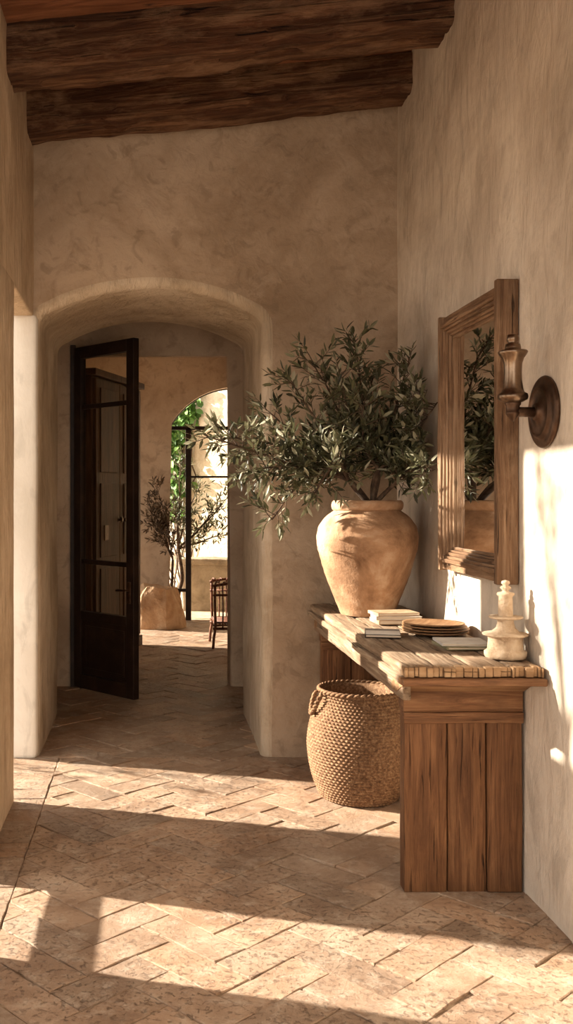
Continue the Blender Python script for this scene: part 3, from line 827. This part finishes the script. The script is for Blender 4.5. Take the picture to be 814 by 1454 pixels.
# ------------------------------------------------------------------ clay ornament
s = 1/377.
cl = [(27,938),(29,934),(29,929),(25.5,927),(24,925),(23.5,911),(24,908),(31,906),(31.5,904.5),(30,903.5),(19,901.5),(13.5,896),(11.5,890),(10.3,880),(9.8,868),(9.3,852),(12,849),(11.5,846.5),(5,845),(3.8,843),(7.5,840),(7,838),(3.2,836),(6,833),(5.2,830),(1,828.5)]
oz = 938
pf = [(r*s, (oz-y)*s) for r, y in cl]
bm = bmesh.new(); lathe(bm, pf, 44, fn=lambda r, z, a: r*(1+.05*noise.noise(Vector((math.cos(a)*2.2, math.sin(a)*2.2, z*30)))) )
ornament = thing('clay_finial', 'pale weathered clay candlestick ornament at the near end of the console table', 'ornament', (1.335, 3.70, TT+.006))
link('body', bm, 'clay', ornament, True)
bm = bmesh.new()
rad = [(.020,.150),(.044,.1475),(.060,.147),(.064,.151),(.061,.155),(.044,.154),(.020,.155)]
lathe(bm, rad, 44, fn=lambda r, z, a: r*(1+.09*noise.noise(Vector((math.cos(a)*1.7, math.sin(a)*1.7, 5)))))
link('collar', bm, 'clay', ornament, True)

# ------------------------------------------------------------------ books and plates
def book(label, cx, cy, z, w, l, h, rz, cov, group=None, name='book'):
    t = thing(name, label, 'book', (cx, cy, z), rz, group)
    bm = bmesh.new(); rbox(bm, (-w/2+.003, -l/2+.003, .0025), (w/2-.001, l/2-.003, h-.0025), .002, .1, .0006, 30)
    link('pages', bm, 'paper', t)
    bm = bmesh.new()
    rbox(bm, (-w/2, -l/2, 0), (w/2, l/2, .0025), .001, .1); rbox(bm, (-w/2, -l/2, h-.0025), (w/2, l/2, h), .001, .1); rbox(bm, (-w/2-.001, -l/2, 0), (-w/2+.003, l/2, h), .001, .1)
    link('cover', bm, cov, t); return t
z = TT+.004
book('bottom book of the small stack in front of the urn', 1.19, 4.74, z, .225, .155, .020, R(4), 'cov_tan', 'books stacked in front of the urn')
book('middle book of the small stack in front of the urn', 1.185, 4.745, z+.0205, .215, .15, .017, R(-3), 'cov_white', 'books stacked in front of the urn')
book('topmost book of the small stack in front of the urn', 1.175, 4.75, z+.038, .205, .145, .015, R(7), 'cov_tan', 'books stacked in front of the urn')
b_ = book('thin notebook with pale top and dark cover near the front edge of the console', 1.02, 4.32, z, .15, .20, .014, R(-12), 'cov_dk', name='notebook')
bm = bmesh.new(); rbox(bm, (-.073,-.098,.0142), (.072,.02,.0158), .0006, .1); link('pale_label', bm, 'cov_white', b_)
book('lower olive-green book lying flat beside the clay ornament', 1.27, 3.985, z, .20, .19, .012, R(3), 'cov_green', 'thin books beside the clay ornament')
book('upper pale book lying flat beside the clay ornament', 1.262, 3.995, z+.0125, .19, .18, .010, R(-4), 'cov_white', 'thin books beside the clay ornament')
def plate(label, cx, cy, z, r, tx, seed, h=.013):
    bm = bmesh.new()
    pf = [(r*.60,0),(r*.66,.002),(r*.93,h*.62),(r,h),(r*.985,h+.0035),(r*.92,h*.62+.005),(r*.64,.007),(.004,.0065)]
    lathe(bm, pf, 56, fn=lambda rr, zz, a: rr*(1+.02*noise.noise(Vector((math.cos(a)*1.8+seed, math.sin(a)*1.8, seed)))))
    o = link('wooden_plate', bm, 'plate', None, True); o.location = (cx, cy, z); o.rotation_euler = (0, tx, seed)
    tag(o, label, 'plate', 'stacked wooden plates'); return o
plate('lowest of the stacked rustic wooden plates in the middle of the console', 1.255, 4.33, TT+0.0080, .142, 0, .5)
plate('second lowest of the stacked rustic wooden plates on the console', 1.253, 4.328, TT+0.0195, .146, R(.4), 1.7)
plate('second from the top of the stacked rustic wooden plates on the console', 1.250, 4.333, TT+0.0310, .140, R(-.5), 2.9)
plate('topmost of the stacked rustic wooden plates in the middle of the console', 1.246, 4.33, TT+0.0425, .134, R(-.8), 4.2)

# ------------------------------------------------------------------ garden plants
def tree(name, label, cat, base, trunk, limbs, leaf, mat, limits, rad, tl_len, dens=.8, wid=.26, start=.2, bmat='bark'):
    t = thing(name, label, cat, base)
    bw = bmesh.new(); bl = bmesh.new(); tl_ = bl.loops.layers.float_color.new('tint')
    if trunk: tube(bw, smoothprof(trunk, 6), [rad*1.6]*(len(smoothprof(trunk, 6))), 10)
    B = Vector(trunk[-1]) if trunk else Vector((0,0,0))
    bush(bw, bl, tl_, B, limbs, leaf, limits, rad=rad, tl_len=tl_len, dens=dens, start=start, wid=wid)
    link('trunk', bw, bmat, t, True); link('foliage', bl, mat, t); return t
big = ((-9,9),(-9,9),(-.0,9))
# small olive outside the arched opening; one limb reaches in to the left
tree('garden_olive', 'slender olive tree growing just outside the arched window', 'tree', (.37, 12.28, 0),
     [(0,0,0),(-.02,0,.25),(.03,-.02,.5),(-.02,0,.85)],
     [((.0,-.1,1.9),(0,0,1.4),26), ((.45,0,1.35),(.25,0,1.1),26), ((.55,0,1.05),(.3,0,.95),22), ((.25,.1,1.6),(.1,.05,1.3),20), ((.7,.1,1.6),(.4,.05,1.25),18), ((-.05,-.08,1.35),(-.03,0,1.1),24)],
     .085, 'olive', ((-9,9),(-.06,9),(0,9)), .016, (.12,.26), .6)
tree('dry_shrub', 'brownish twiggy shrub branching out in front of the far wall beside the boulder', 'shrub', (.25, 11.66, 0),
     [(0,0,0),(.01,0,.4),(.02,0,.75)],
     [((-.18,-.06,1.62),(-.05,-.03,1.2),30), ((-.26,-.10,1.42),(-.1,-.04,1.1),32), ((-.22,-.08,1.20),(-.08,-.04,.98),28), ((-.10,0,1.30),(-.03,0,1.1),20)],
     .08, 'dry', ((-.42,.10),(-.5,.04),(0,2)), .010, (.10,.20), .65)
# climber on the garden wall
cp = thing('wall_climber', 'bright green leafy climber on the pale garden wall', 'climbing plant', (0,0,0))
bl = bmesh.new(); tl_ = bl.loops.layers.float_color.new('tint'); bw = bmesh.new()
nrm = Vector((math.sin(R(-45)), -math.cos(R(-45)), 0)); tang = Vector((math.cos(R(-45)), math.sin(R(-45)), 0)); org = Vector((.9,14.6,0))
def onwall(X, Z, off):   # point of the garden wall whose line of sight from the hall axis has lateral slope X
    t = (X*org.y - org.x)/(tang.x - X*tang.y); p = org + tang*t + nrm*off; p.z = Z; return p
for k in range(1100):
    while True:
        z = rndL.uniform(1.2, 3.4)
        c = .029 + .005*noise.noise(Vector((z*2.1,0,0))); wd_ = .006
        if z > 2.6: c = .038; wd_ = .008
        xsl = rndL.gauss(c, wd_)
        if noise.noise(Vector((xsl*60, z*2.5, 4))) > -.25: break
    p = onwall(xsl, z, rndL.uniform(.06,.22))
    add_leaf(bl, tl_, p, (rv()+Vector((0,-.2,-.6))), nrm+rv()*.6, rndL.uniform(.09,.16), rndL.uniform(.07,.11), rndL.random())
for k in range(7):
    pts = [onwall(.02+.004*k+.008*noise.noise(Vector((z*3, k, 0))), z, .05) for z in [0.0+.2*i for i in range(16)]]
    tube(bw, pts, .012, 6)
link('stems', bw, 'bark', cp, True); link('foliage', bl, 'ivy', cp)

# trees in the garden on the left whose leaves dapple the sun
tree('garden_tree', 'olive tree in the garden outside the left wall', 'tree', (-2.6, 4.55, 0), [(0,0,0),(.05,0,.8),(0,.05,1.6),(.02,0,2.2)],
     [((.5,.2,3.4),(.2,.1,2.8),20), ((-.4,.3,3.5),(-.1,.1,2.8),16), ((.5,-.5,3.0),(.2,-.2,2.6),16), ((.1,.7,2.9),(0,.3,2.6),18)], .09, 'olive', big, .03, (.15,.35), .5)
tree('garden_shrub', 'leafy shrub outside the opening in the left wall', 'shrub', (-2.2, 6.05, 0), [(0,0,0),(.02,0,.3)],
     [((.0,.1,1.1),(0,.05,.6),10), ((.2,-.3,.9),(.1,-.1,.5),8), ((-.2,.3,1.0),(-.1,.1,.6),8)], .09, 'olive', big, .012, (.12,.28), .5)
